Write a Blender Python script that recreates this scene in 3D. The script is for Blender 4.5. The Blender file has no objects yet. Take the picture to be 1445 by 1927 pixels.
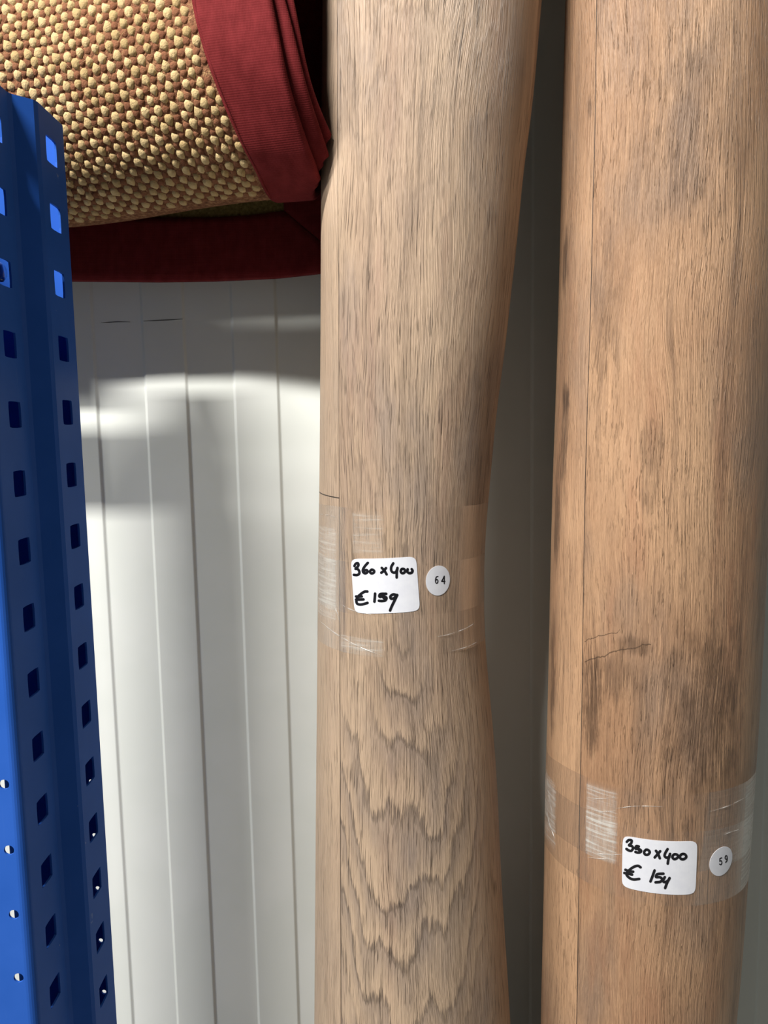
import bpy, math, random
import numpy as np
from mathutils import Vector, Matrix
random.seed(7)
rng = np.random.default_rng(7)
scene = bpy.context.scene
col = scene.collection

# ------------------------------------------------------------------ camera
CAMZ = 1.45                     # camera height above the floor
FPX = 1447.0                    # focal length in pixels of a 1445 x 1927 frame
PITCH = math.atan(FPX / 13217.0)
SR = -0.018
CR = math.sqrt(1 - SR * SR)
CAM = np.array([0, 0, CAMZ])
FWD = np.array([0, math.cos(PITCH), -math.sin(PITCH)])
_R0 = np.array([1.0, 0, 0]); _U0 = np.array([0, math.sin(PITCH), math.cos(PITCH)])
RGT = CR * _R0 + SR * _U0
UPV = -SR * _R0 + CR * _U0
cd = bpy.data.cameras.new('camera')
cd.sensor_fit = 'VERTICAL'; cd.sensor_height = 36.0; cd.sensor_width = 27.0
cd.lens = FPX / 1927.0 * 36.0
cd.clip_start = 0.01; cd.clip_end = 100
cam = bpy.data.objects.new('camera', cd); col.objects.link(cam)
cam.matrix_world = Matrix(((RGT[0], UPV[0], -FWD[0], 0), (RGT[1], UPV[1], -FWD[1], 0),
                           (RGT[2], UPV[2], -FWD[2], CAMZ), (0, 0, 0, 1)))
scene.camera = cam

# ------------------------------------------------------------------ light
world = bpy.data.worlds.new('world'); scene.world = world
world.use_nodes = True
bg = world.node_tree.nodes['Background']
bg.inputs[0].default_value = (0.90, 1.0, 0.98, 1)
bg.inputs[1].default_value = 0.078

def area(name, loc, target, sx, sy, power, color, xdir=(1, 0, 0)):
    l = bpy.data.lights.new(name, 'AREA'); l.shape = 'RECTANGLE'
    l.size = sx; l.size_y = sy; l.energy = power; l.color = color
    o = bpy.data.objects.new(name, l); col.objects.link(o)
    z = (Vector(loc) - Vector(target)).normalized()
    x = Vector(xdir); x = (x - z * x.dot(z)).normalized(); y = z.cross(x)
    o.matrix_world = Matrix(((x.x, y.x, z.x, loc[0]), (x.y, y.y, z.y, loc[1]), (x.z, y.z, z.z, loc[2]), (0, 0, 0, 1)))
    return o
# ceiling tube fitting, up and to the left behind the camera
area('ceiling_tube_lamp_offscreen', (-0.92, -0.58, 3.02), (-0.05, 0.8, 1.40), 0.62, 0.07, 94, (1.0, 0.975, 0.93))
# unseen fill lamp further left, added to lift the shaded left wall
area('fill_lamp_far_left_offscreen', (-4.40, -1.50, 3.02), (-0.05, 0.8, 1.35), 1.5, 0.10, 125, (1.0, 0.98, 0.93))

vs = scene.view_settings
vs.view_transform = 'Standard'; vs.look = 'None'; vs.gamma = 1.0; vs.exposure = 0.0
vs.use_curve_mapping = False

# ------------------------------------------------------------------ pixel helpers
def ray(u, v):
    return FWD + RGT * ((u - 722.5) / FPX) - UPV * ((v - 963.5) / FPX)
def proj(p):
    q = np.asarray(p, float) - CAM
    return 722.5 + FPX * (q @ RGT) / (q @ FWD), 963.5 - FPX * (q @ UPV) / (q @ FWD)
def on_y(u, v, Y):
    d = ray(u, v); return CAM + d * (Y / d[1])
def on_x(u, v, X):
    d = ray(u, v); return CAM + d * (X / d[0])

# ------------------------------------------------------------------ object helpers
def link(o, parent=None):
    col.objects.link(o)
    if parent is not None: o.parent = parent
    return o
def mesh_obj(name, verts, faces, mats, parent=None, smooth=True, uv=None, mat_idx=None):
    me = bpy.data.meshes.new(name)
    me.from_pydata([tuple(map(float, v)) for v in verts], [], [tuple(int(i) for i in f) for f in faces])
    if not isinstance(mats, (list, tuple)): mats = [mats]
    for m in mats: me.materials.append(m)
    if smooth: me.polygons.foreach_set('use_smooth', [True] * len(me.polygons))
    if mat_idx is not None: me.polygons.foreach_set('material_index', list(mat_idx))
    if uv is not None:
        l = me.uv_layers.new(name='UVMap')
        idx = np.empty(len(me.loops), dtype=np.int32); me.loops.foreach_get('vertex_index', idx)
        l.data.foreach_set('uv', np.asarray(uv, dtype=np.float32)[idx].ravel())
    me.update()
    return link(bpy.data.objects.new(name, me), parent)
def empty(name, loc, label, cat, group=None):
    o = bpy.data.objects.new(name, None); col.objects.link(o)
    o.location = loc; o.empty_display_size = 0.05
    tag(o, label, cat, group); return o
def tag(o, label=None, cat=None, group=None, kind=None):
    if label: o['label'] = label
    if cat: o['category'] = cat
    if group: o['group'] = group
    if kind: o['kind'] = kind
    return o
def adopt(o, parent):
    """parent while keeping the world position (mesh data is in world space)"""
    o.parent = parent
    o.matrix_parent_inverse = Matrix.Translation(-Vector(parent.location))
    return o
def solidify(o, t, off=-1.0):
    m = o.modifiers.new('thickness', 'SOLIDIFY'); m.thickness = t; m.offset = off
    m.use_even_offset = True
    return o
def grid_faces(nr, nc, wrap=False, base=0):
    f = []
    for r in range(nr - 1):
        for c in range(nc if wrap else nc - 1):
            c2 = (c + 1) % nc
            f.append((base + r * nc + c, base + r * nc + c2, base + (r + 1) * nc + c2, base + (r + 1) * nc + c))
    return f
def box_geo(x0, x1, y0, y1, z0, z1):
    v = [(x, y, z) for z in (z0, z1) for y in (y0, y1) for x in (x0, x1)]
    f = [(0, 2, 3, 1), (4, 5, 7, 6), (0, 1, 5, 4), (2, 6, 7, 3), (0, 4, 6, 2), (1, 3, 7, 5)]
    return v, f

# ------------------------------------------------------------------ node helper
class NT:
    def __init__(self, name):
        self.mat = bpy.data.materials.new(name); self.mat.use_nodes = True
        self.t = self.mat.node_tree; self.t.nodes.clear()
        self.out = self.t.nodes.new('ShaderNodeOutputMaterial')
        self.bsdf = self.t.nodes.new('ShaderNodeBsdfPrincipled')
        self.t.links.new(self.bsdf.outputs[0], self.out.inputs[0])
    def put(self, sock, val):
        if isinstance(val, bpy.types.NodeSocket): self.t.links.new(val, sock)
        elif isinstance(val, (tuple, list)) and sock.type == 'RGBA': sock.default_value = tuple(val) + ((1,) if len(val) == 3 else ())
        else: sock.default_value = val
    def m(self, op, a, b=None, c=None, clamp=False):
        n = self.t.nodes.new('ShaderNodeMath'); n.operation = op; n.use_clamp = clamp
        self.put(n.inputs[0], a)
        if b is not None: self.put(n.inputs[1], b)
        if c is not None: self.put(n.inputs[2], c)
        return n.outputs[0]
    def xyz(self, x, y, z=0.0):
        n = self.t.nodes.new('ShaderNodeCombineXYZ')
        for i, v in enumerate((x, y, z)): self.put(n.inputs[i], v)
        return n.outputs[0]
    def noise(self, vec, scale=1.0, detail=3.0, rough=0.55, dist=0.0):
        n = self.t.nodes.new('ShaderNodeTexNoise'); self.put(n.inputs['Vector'], vec)
        n.inputs['Scale'].default_value = scale; n.inputs['Detail'].default_value = detail
        n.inputs['Roughness'].default_value = rough; n.inputs['Distortion'].default_value = dist
        return n.outputs[0]
    def ramp(self, fac, stops, interp='LINEAR'):
        n = self.t.nodes.new('ShaderNodeValToRGB'); self.put(n.inputs[0], fac)
        cr = n.color_ramp; cr.interpolation = interp
        while len(cr.elements) < len(stops): cr.elements.new(0.5)
        for e, (p, c) in zip(cr.elements, stops):
            e.position = p
            e.color = (c, c, c, 1) if isinstance(c, (int, float)) else tuple(c) + (1,)
        return n.outputs[0]
    def mix(self, fac, a, b, blend='MIX'):
        n = self.t.nodes.new('ShaderNodeMix'); n.data_type = 'RGBA'; n.blend_type = blend
        self.put(n.inputs[0], fac); self.put(n.inputs[6], a); self.put(n.inputs[7], b)
        return n.outputs[2]
    def step(self, x, lo, hi):
        n = self.t.nodes.new('ShaderNodeMapRange'); n.interpolation_type = 'SMOOTHSTEP'
        self.put(n.inputs[0], x); self.put(n.inputs[1], lo); self.put(n.inputs[2], hi)
        return n.outputs[0]
    def uv(self):
        n = self.t.nodes.new('ShaderNodeUVMap'); n.uv_map = 'UVMap'
        s = self.t.nodes.new('ShaderNodeSeparateXYZ'); self.t.links.new(n.outputs[0], s.inputs[0])
        return s.outputs[0], s.outputs[1]
    def objco(self):
        n = self.t.nodes.new('ShaderNodeTexCoord'); return n.outputs['Object']
    def sep(self, v):
        s = self.t.nodes.new('ShaderNodeSeparateXYZ'); self.put(s.inputs[0], v); return s.outputs
    def bump(self, h, strength=0.3, dist=0.001):
        n = self.t.nodes.new('ShaderNodeBump'); self.put(n.inputs['Height'], h)
        n.inputs['Strength'].default_value = strength; n.inputs['Distance'].default_value = dist
        self.t.links.new(n.outputs[0], self.bsdf.inputs['Normal']); return n
    def set(self, **kw):
        names = dict(color='Base Color', rough='Roughness', metal='Metallic', spec='Specular IOR Level',
                     alpha='Alpha', coat='Coat Weight', coat_rough='Coat Roughness', sheen='Sheen Weight')
        for k, v in kw.items(): self.put(self.bsdf.inputs[names[k]], v)
        return self.mat

# ------------------------------------------------------------------ plain materials
def mat_wall():
    n = NT('painted_steel_panel'); co = n.objco()
    a = n.noise(co, 9, 3); b = n.noise(co, 700, 2)
    c = n.mix(n.step(a, 0.35, 0.7), (0.705, 0.725, 0.68), (0.745, 0.76, 0.72))
    n.bump(b, 0.05, 0.0004)
    return n.set(color=c, rough=0.45, spec=0.35)
def mat_floor():
    n = NT('grey_concrete'); co = n.objco()
    return n.set(color=n.ramp(n.noise(co, 6, 6), [(0.3, (0.28, 0.275, 0.26)), (0.7, (0.38, 0.37, 0.35))]), rough=0.75)
def mat_blue():
    n = NT('blue_powder_coat'); co = n.objco(); s = n.sep(co)
    fine = n.noise(co, 900, 2)
    c = n.mix(n.step(n.noise(co, 14, 3), 0.3, 0.8), (0.022, 0.100, 0.44), (0.030, 0.118, 0.50))
    # scuffs rubbed along the length of the post, and small chips down to the grey primer
    sc = n.step(n.noise(n.xyz(n.m('MULTIPLY', s[0], 260), n.m('MULTIPLY', s[1], 260), n.m('MULTIPLY', s[2], 9)), 1, 3), 0.66, 0.8)
    c = n.mix(n.m('MULTIPLY', sc, 0.16), c, (0.16, 0.26, 0.50))
    chip = n.step(n.noise(co, 75, 3, 0.6), 0.745, 0.775)
    c = n.mix(n.m('MULTIPLY', chip, 0.6), c, (0.28, 0.36, 0.52))
    n.bump(fine, 0.06, 0.0005)
    return n.set(color=c, rough=n.m('MULTIPLY_ADD', sc, 0.15, 0.40), spec=0.05)
def mat_plain(name, color, rough=0.5, metal=0.0, spec=0.5):
    n = NT(name); co = n.objco()
    v = n.step(n.noise(co, 120, 3), 0.2, 0.8)
    c = n.mix(v, tuple(x * 0.94 for x in color), tuple(min(1, x * 1.05) for x in color))
    return n.set(color=c, rough=rough, metal=metal, spec=spec)
def mat_paper():
    n = NT('white_label_paper'); co = n.objco()
    c = n.mix(n.step(n.noise(co, 160, 3), 0.3, 0.75), (0.66, 0.67, 0.73), (0.70, 0.71, 0.76))
    return n.set(color=c, rough=0.5, spec=0.35)
def mat_red():
    n = NT('red_cotton_tape'); u, v = n.uv()
    ribs = n.m('SINE', n.m('MULTIPLY', u, 2 * math.pi / 0.0017))
    thr = n.m('SINE', n.m('MULTIPLY', v, 2 * math.pi / 0.0011))
    h = n.m('ADD', n.m('MULTIPLY', ribs, 0.6), n.m('MULTIPLY', thr, 0.5))
    nz = n.noise(n.xyz(n.m('MULTIPLY', u, 70), n.m('MULTIPLY', v, 120)), 1, 4)
    nf = n.noise(n.xyz(n.m('MULTIPLY', u, 900), n.m('MULTIPLY', v, 1200)), 1, 2)
    c = n.mix(n.step(nz, 0.25, 0.8), (0.115, 0.010, 0.011), (0.175, 0.019, 0.021))
    c = n.mix(n.m('MULTIPLY', n.step(n.m('ADD', n.m('MULTIPLY', h, 0.3), nf), 0.35, 1.0), 0.22), c, (0.27, 0.045, 0.050))
    n.bump(h, 0.22, 0.0003)
    return n.set(color=c, rough=0.85, spec=0.12)
def mat_sisal(name, lo, hi):
    n = NT(name); co = n.objco()
    at = n.t.nodes.new('ShaderNodeAttribute'); at.attribute_name = 'tone'
    f = n.noise(co, 520, 4, 0.7)
    c = n.mix(n.m('ADD', n.m('MULTIPLY', at.outputs['Fac'], 0.55), n.m('MULTIPLY', f, 0.5), clamp=True), lo, hi)
    n.bump(f, 0.8, 0.0016)
    return n.set(color=c, rough=0.9, spec=0.1)
def mat_ground():
    n = NT('brown_sisal_weft'); co = n.objco()
    f = n.noise(co, 260, 4, 0.7)
    c = n.ramp(f, [(0.3, (0.08, 0.035, 0.018)), (0.5, (0.22, 0.095, 0.05)), (0.7, (0.42, 0.25, 0.12))])
    n.bump(n.noise(co, 420, 3), 0.8, 0.002)
    return n.set(color=c, rough=0.9, spec=0.15)
def mat_backing():
    n = NT('olive_rug_backing'); co = n.objco()
    c = n.ramp(n.noise(co, 350, 4), [(0.3, (0.13, 0.10, 0.03)), (0.7, (0.27, 0.22, 0.08))])
    return n.set(color=c, rough=0.9, spec=0.1)

M_WALL = mat_wall(); M_FLOOR = mat_floor(); M_BLUE = mat_blue(); M_PAPER = mat_paper(); M_RED = mat_red()
M_STEEL = mat_plain('zinc_steel', (0.62, 0.62, 0.60), 0.28, 1.0)
M_INK = mat_plain('black_marker_ink', (0.006, 0.006, 0.009), 0.35, 0, 0.4)
M_PRINT = mat_plain('black_print', (0.012, 0.011, 0.014), 0.5, 0, 0.3)
M_BACKV = mat_plain('beige_vinyl_backing', (0.42, 0.37, 0.29), 0.8)
M_PENCIL = mat_plain('pencil_line', (0.13, 0.13, 0.12), 0.6)
M_CREAM = mat_sisal('cream_sisal_yarn', (0.40, 0.27, 0.115), (0.70, 0.53, 0.285))
M_RUST = mat_sisal('rust_sisal_yarn', (0.14, 0.052, 0.028), (0.30, 0.135, 0.072))
M_GROUND = mat_ground(); M_OLIVE = mat_backing()

# ================================================================== SETTING
WALLY = 0.82
v, f = box_geo(-2.5, 2.5, WALLY + 0.0012, WALLY + 0.06, -0.05, 4.0)
wall = mesh_obj('wall_back', v, f, M_WALL, smooth=False); wall['kind'] = 'structure'
v, f = box_geo(-2.5, 2.5, -3.0, WALLY + 0.06, -0.06, 0.0)
floor = mesh_obj('floor', v, f, M_FLOOR, smooth=False); floor['kind'] = 'structure'
# raised ribs pressed into the cladding: edges read off the photograph at mid height
xa = [on_y(p, 963, WALLY)[0] for p in (203, 285.5, 368, 450, 537)]
pitch = (xa[4] - xa[0]) / 4
gx = on_y(1002, 560, WALLY)[0]
edges = []                                  # (rise x, fall x)
for k in range(-22, 2): edges.append((xa[1] + 2 * pitch * k, xa[2] + 2 * pitch * k))
edges = [e for e in edges if e[1] < xa[2] + 0.001] + [(xa[3], xa[4])]
q = (gx - xa[4]) / 5.0
x = xa[4]
while x < 2.3:
    edges.append((x + q, x + 2 * q)); x += 2 * q
RISE = 0.0019; SL = 0.0035
def rib_mesh():
    prof = [(0, 0), (SL * 0.25, RISE * 0.15), (SL * 0.75, RISE * 0.85), (SL, RISE)]
    return prof
seen = {}
for (a, b) in edges:
    if a < -2.4: continue
    w = round(b - a, 4)
    if w not in seen:
        pr = [(x, -h) for x, h in rib_mesh()] + [(w - x, -h) for x, h in reversed(rib_mesh())]
        vv = [(x - SL / 2, y, z) for z in (0.0, 3.98) for x, y in pr]
        n = len(pr)
        ff = [(i, i + 1, n + i + 1, n + i) for i in range(n - 1)] + [tuple(range(n))[::-1], tuple(range(n, 2 * n)), (n - 1, 0, n, 2 * n - 1)]
        o = mesh_obj('cladding_rib', vv, ff, M_WALL, wall, smooth=False); seen[w] = o.data
    else:
        o = bpy.data.objects.new('cladding_rib', seen[w]); link(o, wall)
    o.location = (a, WALLY + 0.0012, 0)

def flat_ribbon(name, pts_px, w_px, Y, mat, parent):
    P = np.array(pts_px, float); vs_, fs = [], []
    for i in range(len(P)):
        d = P[min(i + 1, len(P) - 1)] - P[max(i - 1, 0)]; d /= np.linalg.norm(d); nn = np.array([-d[1], d[0]])
        w = w_px * (0.5 if 0 < i < len(P) - 1 else 0.15)
        for s in (-1, 1): vs_.append(on_y(*(P[i] + nn * s * w), Y))
    for i in range(len(P) - 1): fs.append((2 * i, 2 * i + 1, 2 * i + 3, 2 * i + 2))
    return mesh_obj(name, vs_, fs, mat, parent, smooth=False)
flat_ribbon('pencil_mark', [(190, 607.5), (205, 606.5), (222, 605.5), (245, 606)], 1.6, WALLY + 0.0009, M_PENCIL, wall)
flat_ribbon('pencil_mark', [(270, 604.2), (290, 603.4), (318, 602), (344, 600.6)], 1.8, WALLY - 0.0010, M_PENCIL, wall)

# ================================================================== BLUE RACK
rack = empty('shelving_rack', (-0.27, 0.55, 0), 'blue perforated steel rack upright with square side slots beside the white wall', 'rack')
PIT = 0.049
K = PIT / 0.046
X1, Y1, Z1 = -0.24449 * K, 0.51679 * K, CAMZ + 0.05913 * K
X2, Y2, Z2 = -0.23148 * K, 0.57130 * K, CAMZ + 0.10741 * K
YC = 0.5035 * PIT / 0.047; YB1 = 0.5477 * PIT / 0.047; YB2 = 0.5650 * PIT / 0.047; YF = 0.609 * PIT / 0.047
XL = -0.352
TOPZ = on_y(110, 226, YF - 0.002)[2] - 0.004
def holes_z(z0):
    k0 = math.floor((TOPZ - 0.02 - z0) / PIT)
    out = []
    z = z0 + k0 * PIT
    while z > 0.06: out.append(z); z -= PIT
    return out
HZ1 = holes_z(Z1); HZ2 = holes_z(Z2)
pv, pf = [], []
def P_(p): pv.append(p); return len(pv) - 1
def strip(p0, p1, holes=None, hw=None, hh=None, hc=None, rnd=False):
    """vertical strip between plan points p0 and p1 with holes; hc = hole centre in 0..1 across"""
    p0 = np.array(p0); p1 = np.array(p1); L = np.linalg.norm(p1 - p0)
    def pt(s, z): q = p0 + (p1 - p0) * s; return (q[0], q[1], z)
    def quad(s0, s1, z0, z1):
        pf.append((P_(pt(s0, z0)), P_(pt(s1, z0)), P_(pt(s1, z1)), P_(pt(s0, z1))))
    if not holes:
        quad(0, 1, 0, TOPZ); return
    hs = hw / L / 2; s0, s1 = hc - hs, hc + hs
    zs = sorted(holes); prev = 0
    for z in zs:
        a, b = z - hh / 2, z + hh / 2
        quad(0, s0, prev, a); quad(s0, s1, prev, a); quad(s1, 1, prev, a)
        quad(0, s0, a, b); quad(s1, 1, a, b)
        sq = []
        n = 20
        inner = []
        for i in range(n):
            an = 2 * math.pi * (i + 0.5) / n
            c, s_ = math.cos(an), math.sin(an)
            k = 1 / max(abs(c), abs(s_))
            sq.append((hc + hs * c * k, z + hh / 2 * s_ * k))
            if rnd: inner.append((hc + hs * 0.92 * c, z + hh / 2 * 0.92 * s_))
            else:
                e = 14.0; r = (abs(c) ** e + abs(s_) ** e) ** (-1 / e)
                inner.append((hc + hs * 0.985 * c * r, z + hh / 2 * 0.985 * s_ * r))
        for i in range(n):
            j = (i + 1) % n
            pf.append((P_(pt(*sq[i])), P_(pt(*sq[j])), P_(pt(*inner[j])), P_(pt(*inner[i]))))
        for (cs, cz) in ((1, 1), (-1, 1), (-1, -1), (1, -1)):
            pts = [q for q in sq if (q[0] - hc) * cs > hs * 0.75 and (q[1] - z) * cz > hh / 2 * 0.75]
            if len(pts) >= 2:
                c_ = (hc + hs * cs, z + hh / 2 * cz)
                pts.sort(key=lambda q: math.atan2((q[1] - z) / hh, (q[0] - hc) / (2 * hs)))
                for q1, q2 in zip(pts, pts[1:]):
                    pf.append((P_(pt(*q1)), P_(pt(*c_)), P_(pt(*q2))))
        prev = b
    quad(0, s0, prev, TOPZ); quad(s0, s1, prev, TOPZ); quad(s1, 1, prev, TOPZ)
RC = 0.0062
xr = on_y(17, 1600, YC - RC)[0]; zr = on_y(17, 1600, YC - RC)[2]
RH = [zr + PIT * k for k in range(-22, 2) if zr + PIT * k > 0.05]
front0 = (XL, YC - RC); front1 = (X1 - RC, YC - RC)
strip(front0, front1, RH, 0.0078, 0.0078, (xr - XL) / (front1[0] - XL), True)
pa = front1
for i in range(1, 7):
    an = math.pi / 2 * i / 6
    pb = (X1 - RC + RC * math.sin(an), YC - RC * math.cos(an)); strip(pa, pb); pa = pb
strip(pa, (X1, YB1), HZ1, 0.0185, 0.0190, (Y1 - YC) / (YB1 - YC))
strip((X1, YB1), (X1 + 0.0015, YB1 + 0.004)); strip((X1 + 0.0015, YB1 + 0.004), (X2 - 0.0015, YB2 - 0.004))
strip((X2 - 0.0015, YB2 - 0.004), (X2, YB2))
strip((X2, YB2), (X2, YF - 0.002), HZ2, 0.0190, 0.0195, (Y2 - YB2) / (YF - 0.002 - YB2))
strip((X2, YF - 0.002), (X2 - 0.002, YF))
lipz = [z - 0.0215 for z in HZ2 if z - 0.0215 > 0.05]
XLIP = on_y(17, 1600, YC - RC)[0] + (on_y(17, 1600, YF) - on_y(17, 1600, YC - RC))[0] * 1.0 + 0.0005
strip((X2 - 0.002, YF), (XLIP, YF), lipz, 0.0045, 0.0045, 0.0085 / (X2 - 0.002 - XLIP), True)
strip((XL, YF - 0.012), front0)
post = mesh_obj('upright_post', pv, pf, M_BLUE, smooth=False)
import bmesh
bm = bmesh.new(); bm.from_mesh(post.data); bmesh.ops.remove_doubles(bm, verts=bm.verts, dist=0.00002)
bmesh.ops.recalc_face_normals(bm, faces=bm.faces)
# make the normals of the outer skin point away from the channel
fsum = sum((1 if (f.normal.x > 0.9 and f.calc_center_median().x > X1 - 0.001) else 0) - (1 if (f.normal.x < -0.9 and f.calc_center_median().x > X1 - 0.001) else 0) for f in bm.faces)
if fsum < 0: bmesh.ops.reverse_faces(bm, faces=bm.faces)
bm.to_mesh(post.data); bm.free()
solidify(post, 0.0016); adopt(post, rack)

def beam(x0, x1, y0, y1, z0, z1, name='shelf_beam'):
    # open box beam: web with two folded flanges and a stiffening crease
    zc = (z0 + z1) / 2; h = z1 - z0
    pr = [(y1, z1 - 0.012), (y1, z1), (y0, z1), (y0, zc + h * 0.14), (y0 + 0.006, zc + h * 0.06), (y0 + 0.006, zc - h * 0.06),
          (y0, zc - h * 0.14), (y0, z0), (y1, z0), (y1, z0 + 0.012)]
    vs_ = [(x, y, z) for x in (x0, x1) for y, z in pr]; n = len(pr)
    fs = [(i, i + 1, n + i + 1, n + i) for i in range(n - 1)]
    o = mesh_obj(name, vs_, fs, M_BLUE, smooth=False); solidify(o, 0.0015, 0); adopt(o, rack); return o
BZ1 = CAMZ + 0.244; BZ0 = CAMZ + 0.192
beam(-1.35, XL - 0.006, 0.588, 0.603, BZ0, BZ1)
v, f = box_geo(XL - 0.006, XL - 0.0002, 0.584, 0.607, BZ0 + 0.002, BZ1 - 0.002)
adopt(mesh_obj('beam_plate', v, f, M_BLUE, smooth=False), rack)
# bolt that shows through the slot near the top of the post
def lathe(prof, n=16):
    vs_, fs = [], []
    for (r, h) in prof:
        for i in range(n):
            a = 2 * math.pi * i / n; vs_.append((h, r * math.cos(a), r * math.sin(a)))
    fs = grid_faces(len(prof), n, True)
    fs.append(tuple(range(n))[::-1]); fs.append(tuple(range((len(prof) - 1) * n, len(prof) * n)))
    return vs_, fs
vb, fb = lathe([(0.0035, -0.04), (0.0035, 0.0), (0.0072, 0.0), (0.0072, 0.004), (0.005, 0.0062)], 16)
bz = on_x(3, 512, X1 - 0.012)
bo = mesh_obj('bolt', [(a + X1 - 0.016, b + bz[1] - 0.001, c + bz[2]) for a, b, c in vb], fb, M_STEEL)
adopt(bo, rack); bo['label'] = 'shiny zinc bolt inside the slot'

# ================================================================== VINYL ROLLS
def smooth_interp(x, xp, yp):
    x = np.atleast_1d(np.asarray(x, float)); acc = 0
    offs = np.linspace(-0.045, 0.045, 9); w = np.hanning(11)[1:-1]; w = w / w.sum()
    for o_, ww in zip(offs, w): acc = acc + ww * np.interp(x + o_, xp, yp)
    return acc
class Roll:
    def __init__(self, left, right, seam, axis_y, height, edge_deg, thick):
        self.ay = axis_y; self.H = height; self.t = thick
        ys = np.linspace(-120, 2050, 60)
        zz, cx, rr = [], [], []
        for y in ys:
            l = np.interp(y, [p[1] for p in left], [p[0] for p in left]); r = np.interp(y, [p[1] for p in right], [p[0] for p in right])
            if y < 0:
                l = left[0][0] + (left[1][0] - left[0][0]) / (left[1][1] - left[0][1]) * (y - left[0][1])
                r = right[0][0] + (right[1][0] - right[0][0]) / (right[1][1] - right[0][1]) * (y - right[0][1]) * 0.6
            dl, dr = ray(l, y), ray(r, y)
            al, ar = math.atan2(dl[0], dl[1]), math.atan2(dr[0], dr[1])
            mid, half = (al + ar) / 2, (ar - al) / 2
            d = axis_y / math.cos(mid)
            el = (dl[2] / math.hypot(dl[0], dl[1]) + dr[2] / math.hypot(dr[0], dr[1])) / 2
            zz.append(CAMZ + el * d * math.cos(half)); cx.append(d * math.sin(mid)); rr.append(d * math.sin(half))
        o = np.argsort(zz)
        self.zz, self.cx, self.rr = np.array(zz)[o], np.array(cx)[o], np.array(rr)[o]
        sx = np.array(seam, float)
        ang, sz = [], []
        self._seam = None
        for (u, v_) in seam:
            p, a = self.hit(u, v_); ang.append(a); sz.append(p[2])
        o = np.argsort(sz); self.sz, self.sa = np.array(sz)[o], np.array(ang)[o]
        self.edge = math.radians(edge_deg) - float(np.mean(self.sa))
        self.R0 = float(np.mean(self.rr))
    def c(self, z): return float(smooth_interp(z, self.zz, self.cx)[0])
    def r(self, z): return float(smooth_interp(z, self.zz, self.rr)[0])
    def seam(self, z): return float(smooth_interp(z, self.sz, self.sa)[0])
    def hit(self, u, v_, off=0.0):
        d = ray(u, v_); t = (self.ay - 0.08) / d[1]
        for _ in range(12):
            z = CAMZ + t * d[2]; cx = self.c(z); R = self.r(z) + off
            A = d[0] ** 2 + d[1] ** 2; B = -(d[0] * cx + d[1] * self.ay); C = cx * cx + self.ay ** 2 - R * R
            disc = B * B - A * C
            t = (-B - math.sqrt(max(disc, 0))) / A
        p = CAM + t * d
        return p, math.atan2(p[0] - self.c(p[2]), self.ay - p[1])
    def uvhit(self, u, v_):
        p, a = self.hit(u, v_); return (a - self.seam(p[2])) * self.R0, p[2]
    def pt(self, a, z, off=0.0):
        R = self.r(z) + off; return np.array([self.c(z) + R * math.sin(a), self.ay - R * math.cos(a), z])
    def pt_uv(self, u, z, off=0.0): return self.pt(u / self.R0 + self.seam(z), z, off)
    def build(self, mat, parent):
        edge = self.edge
        dl = list(np.linspace(edge, 0.012, 90)) + [0.0068, 0.0045, 0.0, -0.0045, -0.0068] + list(np.linspace(-0.012, edge - 2 * math.pi, 120))
        dl += list(np.linspace(edge - 2 * math.pi, edge - 4.2 * math.pi, 90))[1:]
        dl = np.array(dl); th = self.t
        dr = np.zeros(len(dl))
        for i, d in enumerate(dl):
            s = max(0.0, (edge - math.radians(190)) - d)         # starts to wind inwards on the hidden side
            turn = s / (2 * math.pi - math.radians(190)) if s < 2 * math.pi - math.radians(190) else 1 + (s - (2 * math.pi - math.radians(190))) / (2 * math.pi)
            dr[i] = -turn * (th + 0.0004)
            if abs(d) < 0.005: dr[i] -= 0.0005 * (1 if abs(d) < 0.001 else 0.85)
        zs = np.unique(np.concatenate([np.linspace(0.0, self.zz[0], 14), np.linspace(self.zz[0], self.zz[-1], 130), np.linspace(self.zz[-1], self.H, 24)]))
        V, UVs = [], []
        n = len(dl)
        for z in zs:
            cx, R, sa = self.c(z), self.r(z), self.seam(z)
            for k in (0, 1):
                seq = range(n) if k == 0 else range(n - 1, -1, -1)
                for i in seq:
                    rad = R + dr[i] - (th if k else 0); a = dl[i] + sa
                    V.append((cx + rad * math.sin(a), self.ay - rad * math.cos(a), z)); UVs.append((dl[i] * self.R0, z))
        m = 2 * n
        F_ = grid_faces(len(zs), m, True)
        idx = []
        for r_ in range(len(zs) - 1):
            idx += [0] * (n - 1) + [1] + [1] * (n - 1) + [1]
        # closed ends
        for b, rev in ((0, False), ((len(zs) - 1) * m, True)):
            for i in range(n - 1):
                q = (b + i, b + i + 1, b + m - 2 - i, b + m - 1 - i); F_.append(q[::-1] if rev else q); idx.append(1)
        o = mesh_obj('vinyl_sheet', V, F_, [mat, M_BACKV], None, True, UVs, idx)
        return adopt(o, parent)

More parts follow.
